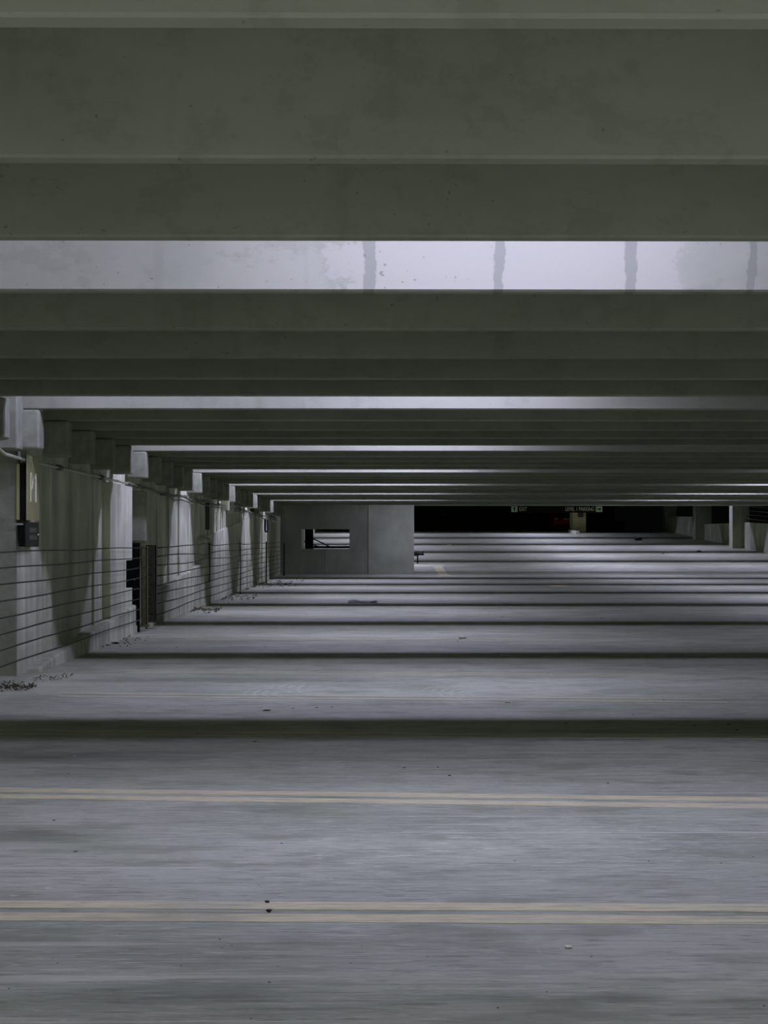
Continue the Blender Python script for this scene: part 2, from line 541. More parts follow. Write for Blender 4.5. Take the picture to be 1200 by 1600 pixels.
# the end wall with an opening
EY = HINGE
wl, wr = at_y(471, 840, EY).x, at_y(546, 840, EY).x
wt, wb = at_y(500, 827, EY).z, at_y(500, 857.5, EY).z
er = at_y(647, 840, EY).x
ej = at_y(575, 840, EY).x
b = MB()
b.box(-4.0, wl, EY, EY + 0.3, -0.05, SLAB)
b.box(wr, ej - 0.012, EY, EY + 0.3, -0.05, SLAB)
b.box(ej - 0.03, ej + 0.011, EY + 0.1, EY + 0.28, -0.05, SLAB)
b.box(wl, wr, EY, EY + 0.3, -0.05, wb)
b.box(wl, wr, EY, EY + 0.3, wt, SLAB)
b.box(at_y(503, 840, EY).x, at_y(505, 840, EY).x, EY - 0.012, EY + 0.01, 0, wb)
b.box(at_y(507.5, 840, EY).x, at_y(509, 840, EY).x, EY - 0.012, EY + 0.01, 0, wb)
struct(b.build('wall_back', M['endwall']), 'dark grey end wall with a small rectangular opening', 'wall')
b = MB()
b.box(ej + 0.012, er, EY, EY + 0.3, -0.05, SLAB)
struct(b.build('wall_back', M['endpanel']), 'lighter patched concrete panel at the right end of the end wall', 'wall')

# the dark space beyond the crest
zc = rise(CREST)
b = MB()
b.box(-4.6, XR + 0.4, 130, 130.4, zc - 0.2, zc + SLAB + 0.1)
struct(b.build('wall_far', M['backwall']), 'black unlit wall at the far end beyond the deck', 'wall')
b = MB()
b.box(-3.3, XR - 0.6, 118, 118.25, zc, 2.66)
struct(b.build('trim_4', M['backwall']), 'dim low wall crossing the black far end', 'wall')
b = MB()
b.box(-4.6, XR + 0.4, -7.9, -7.6, 0, SLAB)  # unseen wall, made pale as a reflector for the added lamps
struct(b.build('wall_front', M['pale']), 'unseen pale wall behind the camera, bouncing lamp light forward', 'wall')

# ------------------------------------------------------------------ ceiling beams
def beam(y, mat, far=False):
    z = rise(y)
    h = SLAB - HB + 0.02
    prof = [(0.0, 0.010), (0.010, 0.0), (0.088, 0.0), (0.098, 0.010), (0.135, h), (-0.035, h)]
    x0 = WX - 0.02 if y > 15.8 else -4.24
    m = MB()
    m.prism([(y + p[0], HB + z + p[1]) for p in prof], 'x', x0 if y < HINGE else WX + 0.005, XR)
    return m.build('ceiling_beam', mat)

near = [B0 - 1.47, B0 - 2.87, B0 - 4.31, B0 - 5.7, B0 - 7.15]
lab = ['dark concrete ceiling beam just in front of the nearest lit beam',
       'dark concrete ceiling beam, second before the nearest lit beam',
       'dark concrete ceiling beam nearest the top edge of the picture']
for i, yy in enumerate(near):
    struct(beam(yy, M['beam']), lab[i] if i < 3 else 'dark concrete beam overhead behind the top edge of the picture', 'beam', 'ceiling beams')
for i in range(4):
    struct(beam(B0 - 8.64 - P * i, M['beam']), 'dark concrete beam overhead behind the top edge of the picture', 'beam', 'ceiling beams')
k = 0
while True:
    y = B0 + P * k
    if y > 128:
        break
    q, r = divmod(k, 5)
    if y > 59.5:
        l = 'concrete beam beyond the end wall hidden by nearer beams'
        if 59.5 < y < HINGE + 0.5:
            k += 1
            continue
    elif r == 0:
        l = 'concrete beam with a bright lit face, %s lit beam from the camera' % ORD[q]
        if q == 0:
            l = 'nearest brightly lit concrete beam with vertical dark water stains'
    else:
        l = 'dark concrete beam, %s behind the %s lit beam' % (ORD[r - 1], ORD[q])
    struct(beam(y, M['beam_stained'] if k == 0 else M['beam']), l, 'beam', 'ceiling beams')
    k += 1

# ------------------------------------------------------------------ corbels under the beam ends
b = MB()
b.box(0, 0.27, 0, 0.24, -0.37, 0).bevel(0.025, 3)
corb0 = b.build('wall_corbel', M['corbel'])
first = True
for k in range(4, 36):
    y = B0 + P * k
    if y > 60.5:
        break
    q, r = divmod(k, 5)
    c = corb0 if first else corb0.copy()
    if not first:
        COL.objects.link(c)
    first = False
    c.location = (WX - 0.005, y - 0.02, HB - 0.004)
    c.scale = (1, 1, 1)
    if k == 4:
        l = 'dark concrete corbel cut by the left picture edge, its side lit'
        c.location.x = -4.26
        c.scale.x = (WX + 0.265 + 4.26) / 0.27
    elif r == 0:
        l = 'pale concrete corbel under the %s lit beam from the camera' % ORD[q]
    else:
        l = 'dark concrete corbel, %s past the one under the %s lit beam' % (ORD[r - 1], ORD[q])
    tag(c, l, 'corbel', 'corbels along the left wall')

# ------------------------------------------------------------------ strip lights between the beams
def strip_light(x, y, power):
    z = SLAB + rise(y) - 0.005
    root = empty('strip_light', (x, y, z))
    MB().box(-1.22, 1.22, -0.06, 0.06, -0.07, 0).bevel(0.01).build('housing', M['housing'], root)
    for s in (-0.03, 0.03):
        MB().tube([(-1.18, s, -0.088), (1.18, s, -0.088)], 0.013).build('tube', M['tube'], root, True)
    ld = bpy.data.lights.new('strip_light_glow', 'AREA')
    ld.shape = 'RECTANGLE'
    ld.size, ld.size_y = 2.36, 0.10
    ld.energy = power
    ld.color = LAMP_COL
    lo = bpy.data.objects.new('strip_light_glow', ld)
    COL.objects.link(lo)
    lo.parent = root
    lo.location = (0, 0, -0.106)
    return root

spots = []
for k in range(0, 13):
    y = B0 + 5 * P * k + (-0.78, -0.74, -0.62, -0.56)[min(k, 3)]
    far = 1.5 if k > 7 else 1.0
    if k != 7:
        spots.append((0.65, y, LAMP_W * far))
        spots.append((-1.95, y, LAMP_W * (0.2 if k == 0 else 0.42 if k < 3 else 0.65)))  # added weaker row, guessed in to brighten the left wall
    spots.append((9.6, y, LAMP_W * 1.25 * far))
    if 3 <= k <= 10:
        spots.append((15.2, y, LAMP_W * 0.8 * far))  # added right-hand row, guessed in to brighten the column sides
spots.append((2.1, 59.6, LAMP_W * 0.85))  # extra lamp added to light the end wall
for y in (1.78, -1.6, -4.7, -6.2):                                  # added unseen fill lamps over and behind the camera, for the dark beam faces
    for x in (-1.5, 2.8, 7.1, 11.4):
        spots.append((x, y, LAMP_W * (0.85 if y > 0 else 2.1)))
for x, y, pw in spots:  # regular rows and the added fill lamps share one label
    tag(strip_light(x, y, pw), 'fluorescent strip light tucked up between the ceiling beams', 'light', 'strip lights')

# ------------------------------------------------------------------ right side: columns and parapets
cols = [(1140, 1171, 81.2, 'second'), (1082, 1112, 90.9, 'third'), (1035.5, 1057, 102.0, 'fourth')]
cl = ['concrete column at the far right between the two pale parapets',
      'dark concrete column left of the pale parapet on the right',
      'dim concrete column farthest back on the right side']
for (a, c_, y, _), l in zip(cols, cl):
    x0 = at_y(a + 4.5, 800, y).x
    x1 = at_y(c_, 800, y).x
    m = MB().box(x0, x1, y, y + 0.75, rise(y) - 0.05, SLAB + rise(y) + 0.03).bevel(0.02)
    struct(m.build('concrete_column', M['column']), l, 'column')
for y in (71.0, 61.0, 51.0, 41.0, 31.0, 21.0, 11.0, 1.0):
    m = MB().box(17.75, 18.55, y, y + 0.75, rise(y) - 0.05, SLAB + rise(y) + 0.03)
    struct(m.build('concrete_column', M['column']), 'concrete column beyond the right picture edge', 'column', 'columns outside the frame')
PX = 18.22
def parapet(y0, y1, z0, z1, label, group=None):
    ys = [y0] + [v for v in (HINGE,) if y0 < v < y1] + [y1]
    pts = [(v, rise(v) - 0.05) for v in ys] + [(y1, z1), (y0, z0)]
    m = MB().prism(pts, 'x', PX, PX + 0.2).bevel(0.02)
    return struct(m.build('parapet', M['parapet']), label, 'parapet', group)

parapet(71.76, 81.15, 1.93, 2.14, 'pale concrete parapet at the right picture edge, right of the columns')
parapet(82.0, 90.85, 2.13, 2.14, 'pale concrete parapet between two right-hand columns')
parapet(91.7, 101.9, 2.55, 2.72, 'dim concrete parapet farthest back on the right')
for y in (61.0, 51.0, 41.0, 31.0, 21.0, 11.0, 1.0):
    parapet(y + 0.76, y + 9.99, 1.12 + rise(y), 1.12 + rise(y + 10), 'concrete parapet beyond the right picture edge', 'parapets outside the frame')
parapet(-7.5, 0.99, 1.12, 1.12, 'concrete parapet beyond the right picture edge', 'parapets outside the frame')
for j in range(5):
    z = 2.32 + 0.2 * j
    m = MB().tube([(PX + 0.1, 71.8, z - 0.35), (PX + 0.1, 81.1, z)], 0.014, 6)
    tag(m.build('guard_cable', M['conduit_dark'], None, True), 'thin cable above the right-edge parapet, %s from its top' % ORD[j], 'cable', 'cables above the right parapet')

# cream pillar and its notice box
y = 100.0
xa, xb = at_y(895, 800, y).x, at_y(916, 800, y).x
root = empty('cream_pillar', (xa, y, rise(y)))
tag(root, 'cream painted pillar under the hanging parking sign', 'pillar')
MB().box(0, xb - xa, 0, 1.6, -0.02, SLAB + 0.02).bevel(0.03).build('shaft', M['cream'], root)
p0, p1 = at_y(903, 799.5, y), at_y(911, 808, y)
MB().box(p0.x - xa, p1.x - xa, -0.08, 0.002, p1.z - rise(y), p0.z - rise(y)).bevel(0.01).build('notice_box', M['sign_dark'], root)
for i in range(4):
    MB().box(p0.x - xa + 0.05, p1.x - xa - 0.05, -0.084, -0.079, p1.z - rise(y) + 0.05 + i * 0.07, p1.z - rise(y) + 0.085 + i * 0.07).build('text_line', M['letter_dim'], root)
c0 = on_floor(886, 830.5)
c1 = on_floor(901, 834)
m = MB()
g0, g1 = Vector((c0.x, 100.2, rise(100.2))), Vector((c1.x, 97.9, rise(97.9)))
d = (g1 - g0).normalized()
n = Vector((-d.y, d.x, 0)) * 0.12
m.quadbox([g0 - n - Vector((0, 0, .02)), g1 - n - Vector((0, 0, .02)), g1 + n - Vector((0, 0, .02)), g0 + n - Vector((0, 0, .02))],
          [g0 - n + Vector((0, 0, .17)), g1 - n + Vector((0, 0, .17)), g1 + n + Vector((0, 0, .17)), g0 + n + Vector((0, 0, .17))]).bevel(0.02)
tag(m.build('wheel_stop', M['pale']), 'pale concrete wheel stop at the foot of the cream pillar', 'wheel stop')

# hanging direction sign
SY = 66.0
a0, a1 = at_y(797, 788.5, SY), at_y(943, 801, SY)
root = empty('direction_sign', (a0.x, SY, a1.z))
tag(root, 'long dark hanging sign reading exit and level parking', 'sign')
W, H = a1.x - a0.x, a0.z - a1.z
MB().box(0, W, 0, 0.08, 0, H).bevel(0.008).build('sign_board', M['sign_brown'], root)
sc = F / SY
RX = Matrix.Rotation(math.pi / 2, 4, 'X')
def sx(px): return (at_y(px, 800, SY).x - a0.x)
def sz(py): return (at_y(900, py, SY).z - a1.z)
text_mesh('lettering', 'EXIT', (798 - 791.8) / sc, M['sign_letter'], root, Matrix.Translation((sx(811.5), -0.002, sz(798.3))) @ RX, sx(823.5) - sx(811.5), bold=0.012)
text_mesh('lettering', 'LEVEL 1 PARKING', (798 - 791.8) / sc, M['sign_letter'], root, Matrix.Translation((sx(883.5), -0.002, sz(798.3))) @ RX, sx(928.5) - sx(883.5), bold=0.012)
for (u0, u1, kind) in ((799, 808.5, 'up'), (931, 941, 'right')):
    tl = MB().box(sx(u0), sx(u1), -0.012, 0.004, sz(800), sz(791.2)).build('arrow_tile', M['arrow_tile'], root)
    cx, cz, s = (sx(u0) + sx(u1)) / 2, sz(795.6), 0.085
    pts = [(-0.22, -1), (0.22, -1), (0.22, 0.15), (0.75, 0.15), (0, 1), (-0.75, 0.15), (-0.22, 0.15)]
    if kind == 'right':
        pts = [(q, -p) for p, q in pts]
    MB().prism([(cx + p * s, cz + q * s) for p, q in pts], 'y', -0.02, -0.010).build('arrow', M['sign_brown'], tl)
zt = HB + rise(SY) - a1.z
for u in (0.35, W - 0.35):
    MB().tube([(u, 0.04, H - 0.01), (u, 0.04, SLAB + rise(SY) - a1.z + 0.01)], 0.012).build('hanger', M['conduit_dark'], root)

# red car in the dark beyond the pillar
cx0 = at_y(865.5, 810, 109).x
root = empty('red_car', (cx0 + 0.87, 109, zc))
tag(root, 'dark red car parked in the gloom left of the cream pillar', 'car')
prof = [(0.0, 0.35), (0.02, 0.8), (0.12, 0.95), (0.5, 1.02), (0.95, 1.42), (2.3, 1.45), (3.0, 1.02), (4.0, 0.85), (4.15, 0.6), (4.15, 0.3), (0.1, 0.25)]
m = MB().prism(prof, 'x', -0.87, 0.87).bevel(0.09, 3)
m.build('body', M['red'], root, False)
MB().quadbox([(-0.62, 0.50, 1.045), (0.62, 0.50, 1.045), (0.62, 0.56, 1.02), (-0.62, 0.56, 1.02)],
             [(-0.56, 0.86, 1.37), (0.56, 0.86, 1.37), (0.56, 0.94, 1.36), (-0.56, 0.94, 1.36)]).build('rear_window', M['glass'], root)
for s in (-0.72, 0.72):
    MB().box(s - 0.11, s + 0.11, -0.012, 0.05, 0.80, 0.93).bevel(0.01).build('lamp', M['lens'], root)
MB().box(-0.24, 0.24, -0.02, 0.03, 0.78, 0.90).build('number_plate', M['lens'], root)
MB().box(-0.8, 0.8, -0.05, 0.05, 0.33, 0.52).bevel(0.03).build('bumper', M['black'], root)
for sx_ in (-0.82, 0.66):
    for yy in (0.75, 3.3):
        MB().tube([(sx_, yy, 0.31), (sx_ + 0.17, yy, 0.31)], 0.31, 20).build('wheel', M['tyre'], root)

# grey triangular bracket plate on the far wall
y = 129.9
q = [at_y(686, 794, y), at_y(700, 806, y), at_y(686, 806, y)]
m = MB().prism([(v.x, v.z) for v in q], 'y', y - 0.2, y + 0.09)
tag(m.build('triangular_panel', M['pale']), 'dim grey triangular panel on the black far wall', 'panel')

# ------------------------------------------------------------------ painted lines
def stripe(y_at0, x0, x1, label, mat=None, slope=-0.050, w=0.105, gap=0.075):
    root = empty('stall_line', (0, y_at0, 0))
    m = MB()
    for o in (-1, 1):
        c = o * (w + gap) / 2
        m.quadbox([(x0, slope * x0 + c - w / 2, -0.004), (x1, slope * x1 + c - w / 2, -0.004), (x1, slope * x1 + c + w / 2, -0.004), (x0, slope * x0 + c + w / 2, -0.004)],
                  [(x0, slope * x0 + c - w / 2, 0.002), (x1, slope * x1 + c - w / 2, 0.002), (x1, slope * x1 + c + w / 2, 0.002), (x0, slope * x0 + c + w / 2, 0.002)])
    for v in m.bm.verts:
        v.co.y += y_at0
    bpy.data.objects.remove(root)
    o = m.build('stall_line', mat or M['paint'])
    return struct(o, label, 'road marking', 'double yellow stall lines')

stripe(5.80, -3.2, 2.83, 'double yellow stall line nearest the camera', None, -0.031, 0.122, 0.07)
stripe(8.37, -3.2, 2.83, 'double yellow stall line, second from the camera', None, -0.09, 0.13, 0.09)
stripe(11.1, -3.1, 2.83, 'faded double stall line lying in the dark shadow band', M['paint_worn'], -0.06)
stripe(13.68, -2.6, 2.85, 'faded yellow stall line, fourth, just beyond the shadow band', M['paint_worn'], -0.10, 0.12, 0.12)
stripe(16.2, -2.4, 2.83, 'very worn yellow stall line, fifth from the camera', M['paint_worn'], -0.10)
stripe(21.6, -2.4, 2.85, 'barely visible stall line under the crumpled paper scrap', M['paint_worn'])
stripe(32.2, -2.4, 2.85, 'barely visible stall line far down the deck', M['paint_worn'])
# L-shaped corner by the end wall
pa, pb_, pc = on_floor(689, 884), on_floor(705, 900), on_floor(688, 900)
m = MB()
yl0, yl1 = on_floor(690, 900).y, on_floor(690, 884).y
x1 = on_floor(705, 900).x
def flat(m, x0, x1, y0, y1, zt=0.004):
    a = SLOPE * (max(y0, HINGE) - HINGE); c = SLOPE * (max(y1, HINGE) - HINGE)
    m.quadbox([(x0, y0, a - .004), (x1, y0, a - .004), (x1, y1, c - .004), (x0, y1, c - .004)],
              [(x0, y0, a + zt), (x1, y0, a + zt), (x1, y1, c + zt), (x0, y1, c + zt)])
flat(m, x1 - 0.36, x1, yl0, HINGE)
flat(m, x1 - 0.36, x1, HINGE, yl1)
flat(m, x1 - 1.2, x1 - 0.36, yl1 - 0.6, yl1)
struct(m.build('stall_line', M['paint']), 'pale yellow corner marking right of the end wall', 'road marking')
m = MB()
flat(m, 1.7, 3.0, on_floor(670, 882.8).y - 0.5, on_floor(670, 882.8).y + 0.4)
struct(m.build('stall_line', M['paint_white']), 'whitish painted line below the small black valve post', 'road marking')
m = MB()
p = on_floor(872, 915.5)
flat(m, p.x - 0.25, p.x + 0.25, p.y - 0.9, p.y + 0.9)
struct(m.build('stall_line', M['paint']), 'faint yellow dash on the middle of the far deck', 'road marking')

# ------------------------------------------------------------------ signs on the left wall
YS = 15.875
root = empty('level_sign', (WX, YS, 1.49))
tag(root, 'tall gold sign reading P1 on the left wall', 'sign')
MB().box(0.03, 0.05, 0.0, 0.57, 0.0, 0.535).build('core', M['black'], root)
MB().box(0.094, 0.105, -0.004, 0.58, -0.005, 0.62).bevel(0.002, 1).build('face_panel', M['gold'], root)
MB().box(0.048, 0.095, 0.004, 0.03, 0.0, 0.535).build('edge', M['black'], root)
MB().box(0.048, 0.095, 0.53, 0.56, 0.0, 0.535).build('edge', M['black'], root)
MB().box(0.002, 0.031, -0.01, 0.57, -0.002, 0.53).build('back_panel', M['gold'], root)
def strokes(paths, r):
    m = MB()
    for p in paths:
        m.tube([(0.106, y_, z_) for y_, z_ in p], r, 6)
    return m
bowl = [(0.15, 0.45)] + [(0.15 + 0.085 * math.sin(a_), 0.37 + 0.08 * math.cos(a_)) for a_ in [i * math.pi / 10 for i in range(2, 11)]]
strokes([[(0.145, 0.175), (0.145, 0.45), (0.165, 0.452)] + bowl[2:] + [(0.147, 0.288)]], 0.0085).build('letter', M['letter'], root)
strokes([[(0.335, 0.395), (0.385, 0.452), (0.385, 0.175)]], 0.0095).build('letter', M['letter'], root)
fy = Matrix(((0, 0, 1, 0), (1, 0, 0, 0), (0, 1, 0, 0), (0, 0, 0, 1)))
root = empty('notice_sign', (WX, YS - 0.015, 1.232))
tag(root, 'small charcoal sign with two lines of text below the gold sign', 'sign')
MB().box(0.03, 0.085, 0.0, 0.6, 0.0, 0.225).build('core', M['black'], root)
MB().box(0.083, 0.096, -0.004, 0.61, -0.004, 0.235).bevel(0.003, 1).build('face_panel', M['sign_dark'], root)
text_mesh('lettering', 'TENANT', 0.045, M['letter_dim'], root, Matrix.Translation((0.095, 0.16, 0.135)) @ fy, 0.34)
text_mesh('lettering', 'PARKING', 0.045, M['letter_dim'], root, Matrix.Translation((0.095, 0.16, 0.065)) @ fy, 0.34)
MB().blob((0.10, 0.555, 0.115), (0.008, 0.012, 0.008)).build('screw', M['letter'], root, True)
MB().box(0.0, 0.07, -0.012, 0.004, 0.205, 0.222).bevel(0.004).build('clip', M['conduit'], root)

# ------------------------------------------------------------------ conduit run
CZ, CX = 2.055, WX + 0.075
root = empty('conduit_run', (CX, 15.2, CZ))
tag(root, 'grey electrical conduit running along the left wall under the corbels', 'conduit')
def W2(p): return (p[0] - CX, p[1] - 15.2, p[2] - CZ)
pts = [(-3.36, 14.85, 2.35), (-3.36, 14.86, 2.17), (CX - .03, 14.92, 2.11), (CX, 15.05, 2.07), (CX, 15.84, 2.06), (CX, 23.0, 2.06)]
MB().tube([W2(p) for p in pts], 0.016, 10).build('pipe', M['conduit'], root, True)
pts = [(CX, 23.0, 2.06), (CX, 25, 2.05)]
yy = 25.0
while yy < 58:
    yy += 0.9
    pts.append((CX + random.uniform(-.01, .01), yy, 2.05 + random.uniform(-0.03, 0.03)))
MB().tube([W2(p) for p in pts], 0.02, 8).build('pipe', M['conduit_dark'], root, True)
pts2 = [(CX + 0.03, p[1], p[2] + random.uniform(-0.09, -0.02)) for p in pts[2:]]
MB().tube([W2(p) for p in pts2], 0.013, 6).build('cable', M['conduit_dark'], root, True)
for yy in (17.55, 20.3, 22.6, 23.6, 29.5, 30.6, 36.0, 42.2, 47.5):
    MB().tube([W2((CX, yy, 2.06)), W2((CX, yy + 0.2, 2.06))], 0.03, 10).build('coupling', M['conduit_dark'], root, True)
for (yy, zz, s) in ((37.4, 2.08, 0.13), (38.6, 2.06, 0.16)):
    MB().box(WX + 0.02 - CX, WX + 0.16 - CX, yy - 15.2, yy + 0.5 - 15.2, zz - s - CZ, zz + s - CZ).bevel(0.02).build('junction_box', M['conduit'], root)
root = empty('wall_lamp', (WX + 0.12, 46.6, 2.12))
tag(root, 'small round fitting under a corbel on the far left wall', 'fitting')
MB().tube([(-.12, 0, 0), (0.02, 0, 0)], 0.05, 12).build('bracket', M['conduit_dark'], root, True)
MB().tube([(0.0, 0, 0.02), (0.10, 0, 0.02)], 0.13, 16).build('housing', M['conduit_dark'], root)
root = empty('conduit_loop', (WX + 0.14, 50.8, 1.65))
tag(root, 'dark narrow loop of conduit hanging below the corbel line, far left wall', 'conduit')
MB().tube([(0, 0, 0.27), (0, 0, -0.05), (0, 0.15, -0.1), (0, 1.15, -0.1), (0, 1.3, -0.05), (0, 1.3, 0.27)], 0.03, 8).build('pipe', M['black'], root, True)

# ------------------------------------------------------------------ barrier cables and posts
KX = WX + 0.19
heights = [1.19, 1.05, 0.908, 0.766, 0.624, 0.485, 0.345, 0.20]
for i, z in enumerate(heights):
    pts = [(KX, y, z + 0.006 * math.sin(y * 1.3 + i)) for y in [13.2 + 1.0 * j for j in range(11)] + [23.98]]
    m = MB().tube(pts, 0.0075, 6)
    tag(m.build('guard_cable', M['cable'], None, True), 'dark barrier cable left of the steel posts, %s from the top' % ORD[i], 'cable', 'near barrier cables')
random.seed(3)
KX2 = WX + 0.22
for i, z in enumerate(heights):
    pts = []
    for j in range(37):
        y = min(24.36 + j * 1.0, 60.24)
        sag = 0.012 * math.sin(y * 0.7 + i * 1.7)
        if i < 3 and 30.5 < y < 33.2:
            sag -= 0.03 * (1 if i % 2 else -1)
        pts.append((KX2 + 0.008 * math.sin(y + i), y, z + sag))
    m = MB().tube(pts, 0.0105, 6)
    tag(m.build('guard_cable', M['cable'], None, True), 'dark barrier cable right of the steel posts, %s from the top' % ORD[i], 'cable', 'far barrier cables')
def post(y, label, mat, w, h, holes, d=0.11):
    root = empty('barrier_post', (KX, y, 0.10))
    tag(root, label, 'post')
    m = MB()
    t = 0.012
    m.box(-w / 2, w / 2, -t, 0, 0.0, h)
    m.box(-w / 2, -w / 2 + t, -t, d, 0.0, h)
    m.box(w / 2 - t, w / 2, -t, d, 0.0, h)
    m.build('channel', mat, root)
    MB().box(-w / 2 - 0.02, w / 2 + 0.02, -0.03, d + 0.02, -0.02, 0.012).build('base_plate', mat, root)
    if holes:
        for z in heights:
            MB().tube([(0, -t - 0.003, z - 0.10), (0, -t + 0.002, z - 0.10)], 0.012, 12).build('bolt_hole', M['hole'], root)
    return root
root = post(23.62, 'olive steel post standing at the dark wall gap', M['olive'], 0.085, 1.12, False, 0.09)
root.location.x = KX - 0.03
root.location.z = 0.08
post(24.16, 'dark perforated steel post with bolt holes on the left wall', M['post'], 0.145, 1.1, True).location.z = 0.12
for yy, l in ((32.05, 'thin spacer rod on the barrier cables by the pale pier'), (39.6, 'thin spacer rod halfway down the far barrier cables'),
              (49.4, 'dark bent spacer rod near the far end of the barrier cables')):
    m = MB().tube([(KX2 + 0.045, yy, 0.0 if yy > 35 else 0.5), (KX2 + 0.05, yy + 0.05, 0.7), (KX2 + 0.045, yy, 1.24)], 0.013 if yy < 45 else 0.022, 6)
    tag(m.build('spacer_rod', M['cable'], None, True), l, 'rod')
root = post(60.3, 'dark end post of the barrier cables beside the end wall', M['post'], 0.05, 1.14, False, 0.05)
root.location = (KX2, 60.3, 0.02)

# ------------------------------------------------------------------ steel frame seen through the opening
FY = EY + 3.4
root = empty('steel_brace_frame', (at_y(482, 840, FY).x, FY, rise(FY)))
tag(root, 'black steel frame with slanting braces behind the wall opening', 'frame')
o = Vector(root.location)
def S(px, py, dy=0.0):
    v = at_y(px, py, FY + dy) - o
    return (v.x, v.y, v.z)
a, c = S(476.5, 870), S(489.5, 815)
MB().box(a[0], c[0], -0.12, 0.12, -0.02, 2.3).build('post', M['black'], root)
MB().tube([S(488, 841), S(515, 854)], 0.022, 8).build('brace', M['black'], root)
MB().tube([S(475, 845.5), S(502, 856)], 0.022, 8).build('brace', M['black'], root)
m = MB()
a, c = S(489, 853.2), S(560, 856.8)
m.box(a[0], c[0], -0.03, 0.03, c[2], a[2]).build('rail', M['black'], root)
a, c = S(465, 870, 0.9), S(475.8, 815, 0.9)
tag(MB().box(o.x + a[0], o.x + c[0], FY + 0.9, FY + 1.1, rise(FY) - 0.02, 2.62).bevel(0.01).build('pale_post', M['pale']),
    'pale grey post at the left of the wall opening', 'post')

# valve post right of the end wall
vp = on_floor(652.5, 881)
root = empty('valve_post', vp)
tag(root, 'small black valve post standing just right of the end wall', 'valve')
k = vp.y / F
MB().tube([(0, 0, -0.01), (0, 0, 14.5 * k)], 1.2 * k, 8).build('stem', M['black'], root)
MB().tube([(-6 * k, 0, 14.6 * k), (-1 * k, 0, 14.8 * k), (3 * k, 0, 15 * k), (10 * k, 0, 14.7 * k)], [2.6 * k, 2.6 * k, 1.7 * k, 1.5 * k], 10).build('valve_body', M['black'], root)
MB().tube([(6.5 * k, 0, 15 * k), (9.2 * k, 0, 19.5 * k)], 0.8 * k, 8).build('lever', M['black'], root)

# ------------------------------------------------------------------ litter on the deck
def chip(px, py, w, label, cat, name, mat, hgt=0.5, seed=0, group=None, flatness=0.6):
    p = on_floor(px, py)
    r = w / 2 * p.y / F
    m = MB().blob((0, 0, r * hgt * 0.8), (r, r * flatness, r * hgt), seed, 0.8, 2)
    for v in m.bm.verts:
        v.co.z = min(max(v.co.z, 0.0005), r * hgt * 1.15)
    ob = m.build(name, mat)
    ob.location = p
    return tag(ob, label, cat, group)

chip(417, 1411, 8, 'dark stone on the upper stripe of the nearest double line', 'stone', 'gravel_stone', M['stone'], 0.8, 1)
chip(420.5, 1425, 8, 'dark stone between the stripes of the nearest double line', 'stone', 'gravel_stone', M['stone'], 0.9, 2)
chip(887.5, 1481, 10, 'white pebble lying alone on the near deck, right side', 'pebble', 'white_pebble', M['white_stone'], 0.6, 3, flatness=1.5)
chip(116.5, 1182, 5, 'tiny white scrap in the dark stain at left', 'scrap', 'paper_scrap', M['paper'], 0.5, 4)
crumbs = [(343.5, 1468, 5), (347, 1481, 4), (362, 1477, 4), (356, 1466, 2.5), (350, 1476.5, 3), (421, 1535, 6), (283, 1509, 4), (434, 1510, 4),
          (548, 1505, 4), (565, 1479, 3), (187, 1460, 3.5), (82, 1498, 3), (90, 1505, 4), (14, 1545, 5), (392, 1592, 4), (854, 1550, 4),
          (924, 1495, 5), (668, 1495, 4), (778, 1575, 6), (1194, 1572, 5), (118, 1331, 7), (174, 1377, 3), (84, 1282, 6), (404, 1383, 3),
          (804, 1345, 4), (1127, 1349, 4), (1177, 1339, 4), (1014, 1346, 4), (440, 1318, 5), (367, 1238, 4), (702, 1212, 14), (632, 1200, 6),
          (684, 1199, 5), (308, 1147, 6), (376, 1142, 5), (398, 1159, 9), (495, 1106, 6), (519, 1105, 5), (1152, 1141, 8), (1138, 1132, 12),
          (1085, 1134, 10), (884, 1131, 8), (990, 1117, 4), (1037, 1094, 4), (778, 1022, 9), (803, 1023, 4), (715, 1002, 4), (940, 966, 5), (785, 964, 4),
          (107, 1209, 4), (276, 1012, 4), (415, 1011, 4), (458, 1107, 5), (1036, 865.5, 6), (950, 1224, 6)]
for i, (px, py, w) in enumerate(crumbs):
    near_w = 'near' if py > 1300 else 'middle' if py > 1090 else 'far'
    tag(chip(px, py, min(w, 7) * 0.8, '', '', 'leaf_crumb', M['leaf'], 0.3, 10 + i, flatness=0.8),
        {'near': 'dark leaf crumb on the near deck around the closest double line', 'middle': 'dark leaf crumb on the deck around the dark shadow band',
         'far': 'dark leaf crumb on the far deck beyond the shadow band'}[near_w], 'leaf', 'leaf crumbs on the ' + near_w + ' deck')
for (px, py, w, l, s) in ((722, 998, 14, 'crumpled white paper scrap on the middle of the deck', 1), (417, 1110.5, 15, 'flat white scrap just beyond the dark shadow band', 2),
                          (186, 1004, 8, 'white paper scrap at the foot of the near left curb', 3), (1073.5, 862.5, 3.5, 'left one of two tiny white scraps by the right columns', 4),
                          (1085, 862, 5, 'right one of two tiny white scraps by the right columns', 5), (559, 909, 3.5, 'left of two white specks before the end wall', 6),
                          (565, 907.5, 3.5, 'right of two white specks before the end wall', 7), (861, 1054, 5, 'white speck on the worn stall line at right', 8),
                          (702, 853, 8, 'pale scrap far down the deck right of the end wall', 9), (793, 1098, 10, 'white sliver beside the tyre arcs', 10),
                          (773, 1060, 4, 'white speck above the tyre arcs', 11)):
    chip(px, py, w, l, 'scrap', 'paper_scrap', M['paper'], 0.35, 40 + s)
chip(997, 844.5, 11, 'dark green clump on the far deck left of the columns', 'clump', 'moss_clump', M['moss'], 0.7, 60)
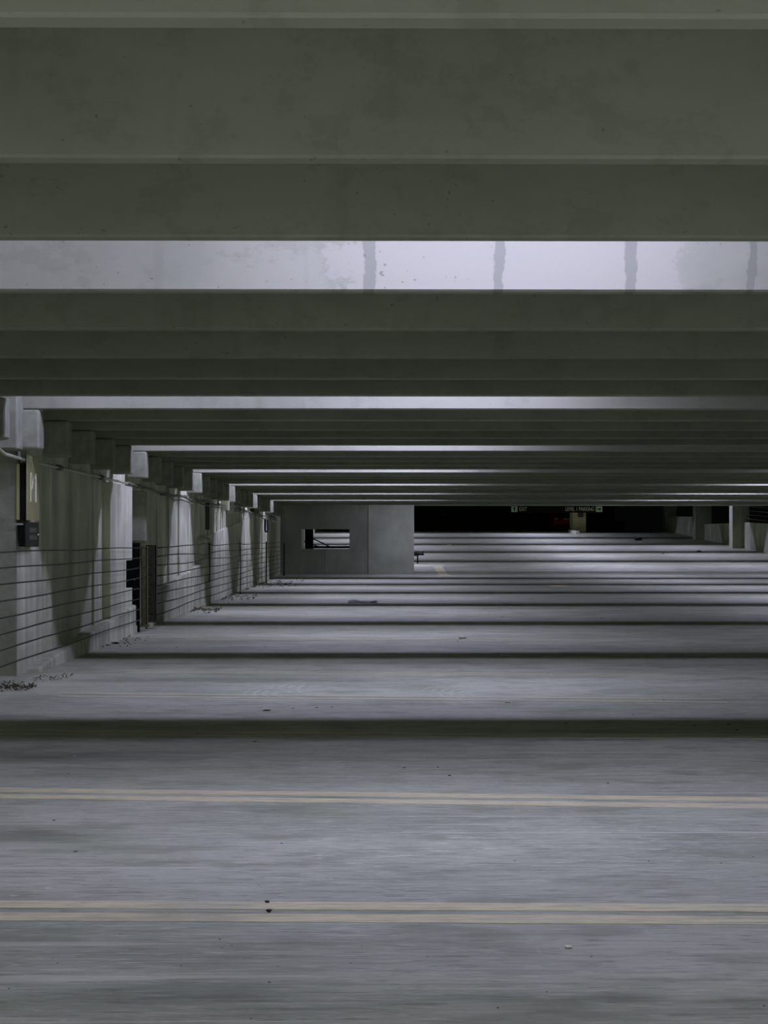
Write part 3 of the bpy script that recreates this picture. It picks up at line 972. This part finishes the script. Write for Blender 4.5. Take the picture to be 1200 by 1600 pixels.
chip(1092, 862, 7, 'dark wad beside the tiny white scraps', 'wad', 'dark_wad', M['leaf'], 0.5, 61)
chip(181, 1006, 10, 'dark crushed wrapper at the foot of the near left curb', 'wrapper', 'crushed_wrapper', M['leaf'], 0.5, 62)
# crumpled plastic sheet
p = on_floor(567, 941)
m = MB()
nx, ny = 22, 8
grid = [[None] * (ny + 1) for _ in range(nx + 1)]
for i in range(nx + 1):
    for j in range(ny + 1):
        x = (i / nx - 0.5) * 0.60
        y = (j / ny - 0.5) * 0.9
        z = 0.010 + 0.05 * max(0, mnoise.noise(Vector((x * 9, y * 4, 1.5)))) + (0.025 if abs(x) > 0.24 else 0) * (0.4 + mnoise.noise(Vector((x * 20, y * 9, 0))))
        grid[i][j] = m.bm.verts.new((x, y, max(0.003, z)))
for i in range(nx):
    for j in range(ny):
        m.bm.faces.new((grid[i][j], grid[i + 1][j], grid[i + 1][j + 1], grid[i][j + 1]))
g = bmesh.ops.solidify(m.bm, geom=list(m.bm.faces), thickness=0.003)
ob = m.build('plastic_sheet', M['plastic'], None, True)
ob.location = p
tag(ob, 'crumpled grey plastic sheet lying flat before the end wall', 'plastic sheet')

# leaf litter piles along the wall
def litter(px0, px1, py, count, size, depth, label, seed, tall=1.0):
    rnd = random.Random(seed)
    m = MB()
    a, c = on_floor(px0, py), on_floor(px1, py)
    for i in range(count):
        u = rnd.random()
        x = a.x + (c.x - a.x) * u
        x = max(x, WX + 0.16)
        y = a.y + rnd.gauss(0, depth)
        s = size * rnd.uniform(0.4, 1.4)
        z = rnd.random() ** 2 * size * 1.4 * tall * (1 - u * 0.7)
        e = Vector((rnd.gauss(0, 1), rnd.gauss(0, 1), rnd.gauss(0, 0.6))).normalized()
        f = Vector((rnd.gauss(0, 1), rnd.gauss(0, 1), rnd.gauss(0, 0.9))).normalized()
        n = e.cross(f).normalized() * s * 0.06
        c0 = Vector((x, y, z + s * 0.4))
        q = [c0 - e * s, c0 + f * s * 0.35, c0 + e * s, c0 - f * s * 0.35]
        for w_ in q:
            w_.z = max(w_.z, 0.002)
        m.quadbox([w_ - n for w_ in q], [w_ + n for w_ in q])
    o = m.build('leaf_litter', M['litter'])
    return tag(o, label, 'leaf litter', None, 'stuff')

litter(-12, 50, 1077, 150, 0.026, 0.12, 'drift of dry leaves at the left picture edge', 1, 1.6)
litter(55, 110, 1060, 45, 0.02, 0.2, 'thin scatter of leaves at the start of the left curb', 2, 0.5)
litter(296, 345, 954, 130, 0.035, 0.5, 'leaf litter heap at the foot of the streaked base wall', 3, 0.6)
litter(340, 400, 934, 130, 0.035, 1.2, 'leaf litter strip farther along the left wall', 4, 0.5)
litter(378, 470, 913, 220, 0.04, 2.6, 'leaf litter spread in the corner by the end wall', 5, 0.5)
litter(160, 225, 1003, 60, 0.02, 0.7, 'thin leaf litter along the near left curb', 6, 0.4)
